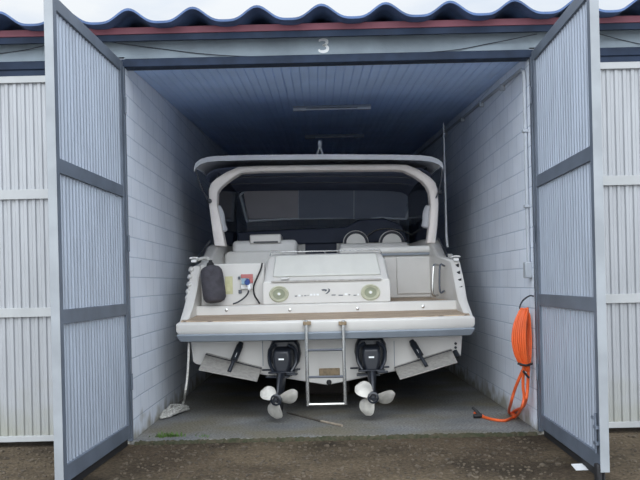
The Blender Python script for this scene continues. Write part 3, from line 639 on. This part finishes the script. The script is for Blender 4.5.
# boarding ladder
b = NB(); D = 9.22
tube(b, [P(306, 320, D), P(306.6, 350, D), P(308, 406, D)], .020, 10); tube(b, [P(343.4, 320, D), P(343.8, 350, D), P(345.4, 404.5, D)], .020, 10); lad = bp('boarding_ladder', b, 'steel')
for y in (350.3, 377.2, 404.6):
    b = NB(); tube(b, [P(307, y, D), P(344.6, y - .8, D)], .014 if y < 400 else .016, 8); obj('rung', b, 'mark' if y < 400 else 'steel', lad)
for x in (307, 342.5):
    a = P(x - 4, 321.5, 9.24); c = P(x + 4, 325.0, 9.24); b = NB(); box(b, a.x, c.x, 9.20, 9.32, c.z, a.z); obj('ladder_bracket', b, 'plate', lad, bevel=.006)

# keel blocks carrying the hull, deep in shade
for y in (11.6, 14.6):
    b = NB(); box(b, BX - .3, BX + .3, y - .15, y + .15, 0, .30); o = obj('keel_block', b, 'block', None, bevel=.01)
    tag(o, 'dark timber keel block in the shade under the boat', 'block', 'keel blocks under the boat')

# ================================================================ loose things
f = thing('boat_fender', 'dark charcoal cylindrical fender hung inside the left stern corner of the boat', 'fender', P(215.5, 303, 9.91))
top_, bot = P(210.5, 265.5, 9.95), P(215.5, 303, 9.91); L_ = (top_ - bot).length; r_ = .135
b = NB(); lathe(b, [(0, 0), (.06, .004), (.11, .022), (.132, .06), (.136, .12), (.134, L_ - .11), (.126, L_ - .06), (.098, L_ - .022), (.05, L_ - .004), (0, L_)], axis(bot, top_ - bot), 28); obj('cover', b, 'fender', f)
b = NB(); lathe(b, [(.05, 0), (.04, .03), (.022, .05), (.022, .07)], axis(top_ - Vector((0, 0, .006)), (0, 0, 1)), 14); obj('end_eye', b, 'black', f)
b = NB(); tube(b, smooth([top_ + Vector((0, 0, .05)), P(207.5, 258.5, 9.97), P(202, 258.6, 10.0), P(197, 260, 10.04)]), .02, 8); obj('lanyard', b, 'rope', f)
b = NB(); tube(b, smooth([P(248.5, 288, 9.97), P(248, 293, 9.97), P(244, 298, 9.97), P(238, 302, 9.97), P(233, 304, 9.96)]), .009, 8); tag(obj('power_cable', b, 'cable'), 'thin dark cable hanging from the blue plug on the stern wall', 'cable')
b = NB(); tube(b, smooth([P(262.3, 263, 10.04), P(260.5, 270, 10.03), P(256.5, 279, 10.02), P(253.6, 287, 10.02), P(254.5, 295, 10.02), P(258, 301, 10.02), P(259.5, 303.5, 10.0)]), .010, 8); tag(obj('hose', b, 'black'), 'black hose curving down beside the white sun lounge', 'hose')

# mooring rope with its heap on the slab
rope = thing('mooring_rope', 'white rope hanging from the left stern corner into a heap on the slab', 'rope', G(172, 416))
hp_ = G(184, 409.5)
b = NB(); tube(b, smooth([P(188.8, 343, 9.5), P(188.5, 358, 9.45), P(187.2, 378, 9.4), P(185, 394, 9.4), hp_ + Vector((.01, 0, .12)), hp_ + Vector((-.03, -.05, .03))]), .013, 8); obj('hanging_strand', b, 'rope', rope)
b = NB(); c0, c1 = G(162, 419), G(184, 410.5); pts = []
random.seed(3)
for i in range(90):
    t = i / 89; m_ = c0.lerp(c1, .5 + .42 * math.sin(i * 1.15)); a = i * 2.1
    pts.append(m_ + Vector((random.uniform(.04, .09) * math.cos(a), random.uniform(.05, .12) * math.sin(a), .02 + .11 * t * (1 - abs(2 * ((m_ - c0).length / (c1 - c0).length) - 1.2)) * random.uniform(.6, 1))))
for p in pts: p.z = max(p.z, .02)
tube(b, smooth(pts, 5), .0125, 7); obj('coil', b, 'rope', rope)

# orange hose on the right wall
hz = thing('garden_hose', 'orange hose coiled on a hook on the right wall with its end on the slab', 'hose', (XR - .06, 8.40, 0))
b = NB(); random.seed(11); pts = []
ztop, zbot, yc, xc = 1.205, .58, 8.37, XR - .045
NL = 15
for k in range(NL):
    hw = .02 + .05 * ((k * 4) % NL) / NL; xo = xc - .125 * ((k * 7) % NL) / NL; zt3 = ztop - random.uniform(0, .05); zb3 = zbot + random.uniform(0, .10)
    for j in range(12):
        a = 2 * math.pi * j / 12 + math.pi / 2; zz = (zt3 + zb3) / 2 + (zt3 - zb3) / 2 * math.sin(a)
        bulge = math.sin(math.pi * min(1, max(0, (zz - zbot + .02) / (ztop - zbot + .06)))) ** .5
        bulge = max(bulge, .55) if zz > .9 else bulge
        pts.append(Vector((xc + (xo - xc) * (bulge * 1.2) + (.03 * math.cos(a) - .01) * bulge, yc + hw * math.cos(a) * (.25 + .75 * bulge), zz)))
tube(b, smooth(pts, 4), .0105, 8); coil = obj('coil', b, 'hose', hz)
b = NB(); s0 = Vector((XR - .085, yc, .66))
tube(b, inside(smooth([s0, P(518.5, 380, 8.45), P(514, 392, 8.55), P(511, 403, 8.65), G(509, 412.5, .016), G(515, 416.5, .016), G(520, 412, .03), P(525.5, 402, 8.42), P(527.5, 388, 8.40), s0 + Vector((.03, 0, .05))]), XR - .02), .0155, 8)
tube(b, inside(smooth([s0 + Vector((-.03, -.03, 0)), P(523, 385, 8.40), P(524, 398, 8.43), P(521, 409, 8.48), G(515, 417, .02), G(505, 420.5, .016), G(493, 419.5, .016), G(482, 416.5, .016)]), XR - .02), .0155, 8)
obj('hose_end', b, 'hose', hz)
b = NB(); tube(b, [G(483, 416.7, .018), G(477, 414.5, .022), G(474.5, 413, .03)], [.02, .024, .014], 10); obj('nozzle_collar', b, 'hose', hz)
b = NB(); n0 = G(480, 415.5, .03); tube(b, [n0, n0 + Vector((-.03, .02, .04)), n0 + Vector((-.075, .04, .085))], [.022, .02, .014], 8); tube(b, [n0 + Vector((.02, 0, 0)), n0 + Vector((-.07, .0, -.005))], .024, 8); obj('spray_nozzle', b, 'black', hz)
b = NB(); tube(b, smooth([Vector((XR - .17, yc - .02, .66)), Vector((XR - .1, yc - .07, .645)), Vector((XR - .03, yc - .02, .655))]), .012, 6); tube(b, [P(523, 371, 8.33), P(529, 378, 8.33)], .012, 6); obj('tie', b, 'black', hz)
b = NB(); tube(b, smooth([Vector((XR + .0, 8.34, 1.32)), Vector((XR - .04, 8.34, 1.325)), Vector((XR - .10, 8.37, 1.28)), Vector((XR - .13, 8.385, 1.21)), Vector((XR - .10, 8.385, 1.17)), Vector((XR - .06, 8.385, 1.20))]), .008, 8)
tag(obj('wall_hook', b, 'cable'), 'thin wire hook on the right wall holding the orange hose', 'hook')

# conduit on the right wall
cdt = thing('conduit_pipe', 'grey conduit pipe running along the top of the right wall and down beside the door', 'pipe', (XR - .03, 8.55, 1.55))
b = NB(); X_ = XR - .025; tube(b, [(X_, 8.42, 1.62), (X_, 8.42, 3.48), (X_, 8.44, 3.56), (X_, 8.52, cz(8.5) - .11), (X_, 20, cz(20) - .14)], .018, 10); obj('pipe', b, 'pvc', cdt)
for y in (9.4, 10.6, 12, 13.6): obj('clip', bx(X_ - .03, XR, y - .02, y + .02, cz(y) - .175, cz(y) - .105), 'pvc', cdt, bevel=.004)
for z in (2.2, 2.95): obj('clip', bx(X_ - .03, XR, 8.39, 8.45, z, z + .03), 'pvc', cdt, bevel=.004)
bxo = obj('socket_box', bx(XR - .07, XR, 8.37, 8.47, 1.50, 1.66), 'pvc', cdt, bevel=.01)
# ceiling lamps
def lamp(label, x0, x1, y, d):
    a, c = P(x0, y, d), P(x1, y, d); cx = (a.x + c.x) / 2; zc_ = cz(d) - .009
    t = thing('tube_lamp', label, 'lamp', (cx, d, zc_), 'unlit ceiling tube lamps'); hwid = (c.x - a.x) / 2
    obj('housing', bx(cx - hwid, cx + hwid, d - .03, d + .03, zc_ - .028, zc_), 'lampbody', t, bevel=.006)
    b = NB(); tube(b, [(cx - hwid + .03, d, zc_ - .045), (cx + hwid - .03, d, zc_ - .045)], .011, 10); obj('tube', b, 'tube', t)
    for s in (-1, 1): obj('end_cap', bx(cx + s * (hwid - .09) - .09, cx + s * (hwid - .09) + .09, d - .025, d + .025, zc_ - .062, zc_ - .028), 'lampbody' if d > 13 else 'tube', t, bevel=.006)
lamp('unlit ceiling tube lamp nearer the door, with pale end caps', 293, 371, 111, 11.3)
lamp('unlit ceiling tube lamp farther back, just above the canvas top', 305, 364, 139, 14.6)
# cables slung across the lintel
def wire(label, pts):
    b = NB(); tube(b, smooth([P(x, y, FY - .02 - (.12 if i in (0, len(pts) - 1) else 0)) for i, (x, y) in enumerate(pts)]), .004, 6); tag(obj('wire', b, 'cable'), label, 'wire', 'wires over the garage doors')
wire('thin dark wire sagging across the lintel under the number three', [(96, 40), (150, 47.5), (225, 55.5), (330, 57), (440, 51.5), (490, 43.5), (537, 34)])
wire('thin dark wire rising over the closed left door', [(-30, 57), (0, 53.5), (25, 50), (47, 45)])
wire('thin dark wire falling over the closed right door', [(600, 34), (620, 39.5), (640, 44), (670, 50)])
# stick, paper, grass
b = NB(); a, c, e = G(287, 412.5, .012), G(322, 421.3, .012), G(342, 425.6, .012); tube(b, [c.lerp(e, -.05), c.lerp(e, .4), e], [.011, .013, .015], 8); st_ = thing('wooden_stick', 'thin wooden stick lying on the slab below the ladder', 'stick', c)
obj('pale_end', b, 'wood', st_); b = NB(); tube(b, [a, a.lerp(c, .5), c], [.008, .010, .011], 8); obj('dark_end', b, 'woodend', st_)
b = NB(); q = [G(571, 464.5, GZ + .004), G(590, 466, GZ + .004), G(594, 470, GZ + .004), G(576, 470.5, GZ + .004)]; q[1].z += .02; prism(b, q, (0, 0, .004)); tag(obj('paper_scrap', b, 'white', sm=False), 'white paper scrap on the gravel by the right door', 'paper')
random.seed(21)
def tuft(label, x, y, w, n, hh):
    b = NB(); c = G(x, y, GZ)
    for i in range(n):
        o = c + Vector((random.gauss(0, w), random.gauss(0, .03), 0)); a = random.uniform(0, 6.28); h = hh * random.uniform(.4, 1); l = Vector((math.cos(a), math.sin(a), 0)) * h * random.uniform(.2, .7); s = Vector((-math.sin(a), math.cos(a), 0)) * .006
        v = [b.verts.new(p) for p in (o - s, o + s, o + l * .5 + Vector((0, 0, h * .7)) + s * .7, o + l + Vector((0, 0, h)), o + l * .5 + Vector((0, 0, h * .7)) - s * .7)]; b.faces.new(v)
    tag(obj('grass', b, 'grass', sm=False), label, 'grass', kind='stuff')
b = NB(); random.seed(8); n = 220; rings = []
for i in range(n + 1):
    x = XL + .02 + (XR - XL - .04) * i / n; h = GZ + .026 + .016 * random.random(); w = .02 + .04 * random.random()
    rings.append([(x, 8.268, GZ - .01), (x, 8.268, h), (x, 8.262 - w * .5, (h + GZ) / 2), (x, 8.262 - w, GZ - .01)])
loft(b, rings); tag(obj('soil', b, 'soil'), 'dark mossy soil strip along the front edge of the slab', 'soil', kind='stuff')
tuft('green grass tuft at the slab edge by the left door', 170, 440, .075, 260, .085)
tuft('small green grass tuft at the slab edge beyond the first tuft', 203, 440, .035, 90, .06)
tuft('thin weeds along the middle of the slab edge', 318, 437, .12, 70, .04)
# loose gravel
b = NB(); random.seed(5)
for i in range(2900):
    x = random.uniform(-4.2, 4.6); y = random.uniform(5.9, 8.17); s = random.uniform(.006, .02) * (1 if random.random() < .96 else 1.7)
    if abs(x + 2.0) < .2 or abs(x - 2.15) < .16 or (y < 6.85 and 1.8 < x < 2.2): continue
    mt = Matrix.Translation((x, y, GZ + s * .25)) @ Matrix.Rotation(random.uniform(0, 6.28), 4, 'Z') @ Matrix.Diagonal((s, s * random.uniform(.6, 1), s * .6, 1))
    bmesh.ops.create_icosphere(b, subdivisions=1, radius=1, matrix=mt)
tag(obj('gravel', b, 'stone'), 'loose brown gravel scattered in front of the garages', 'gravel', kind='stuff')
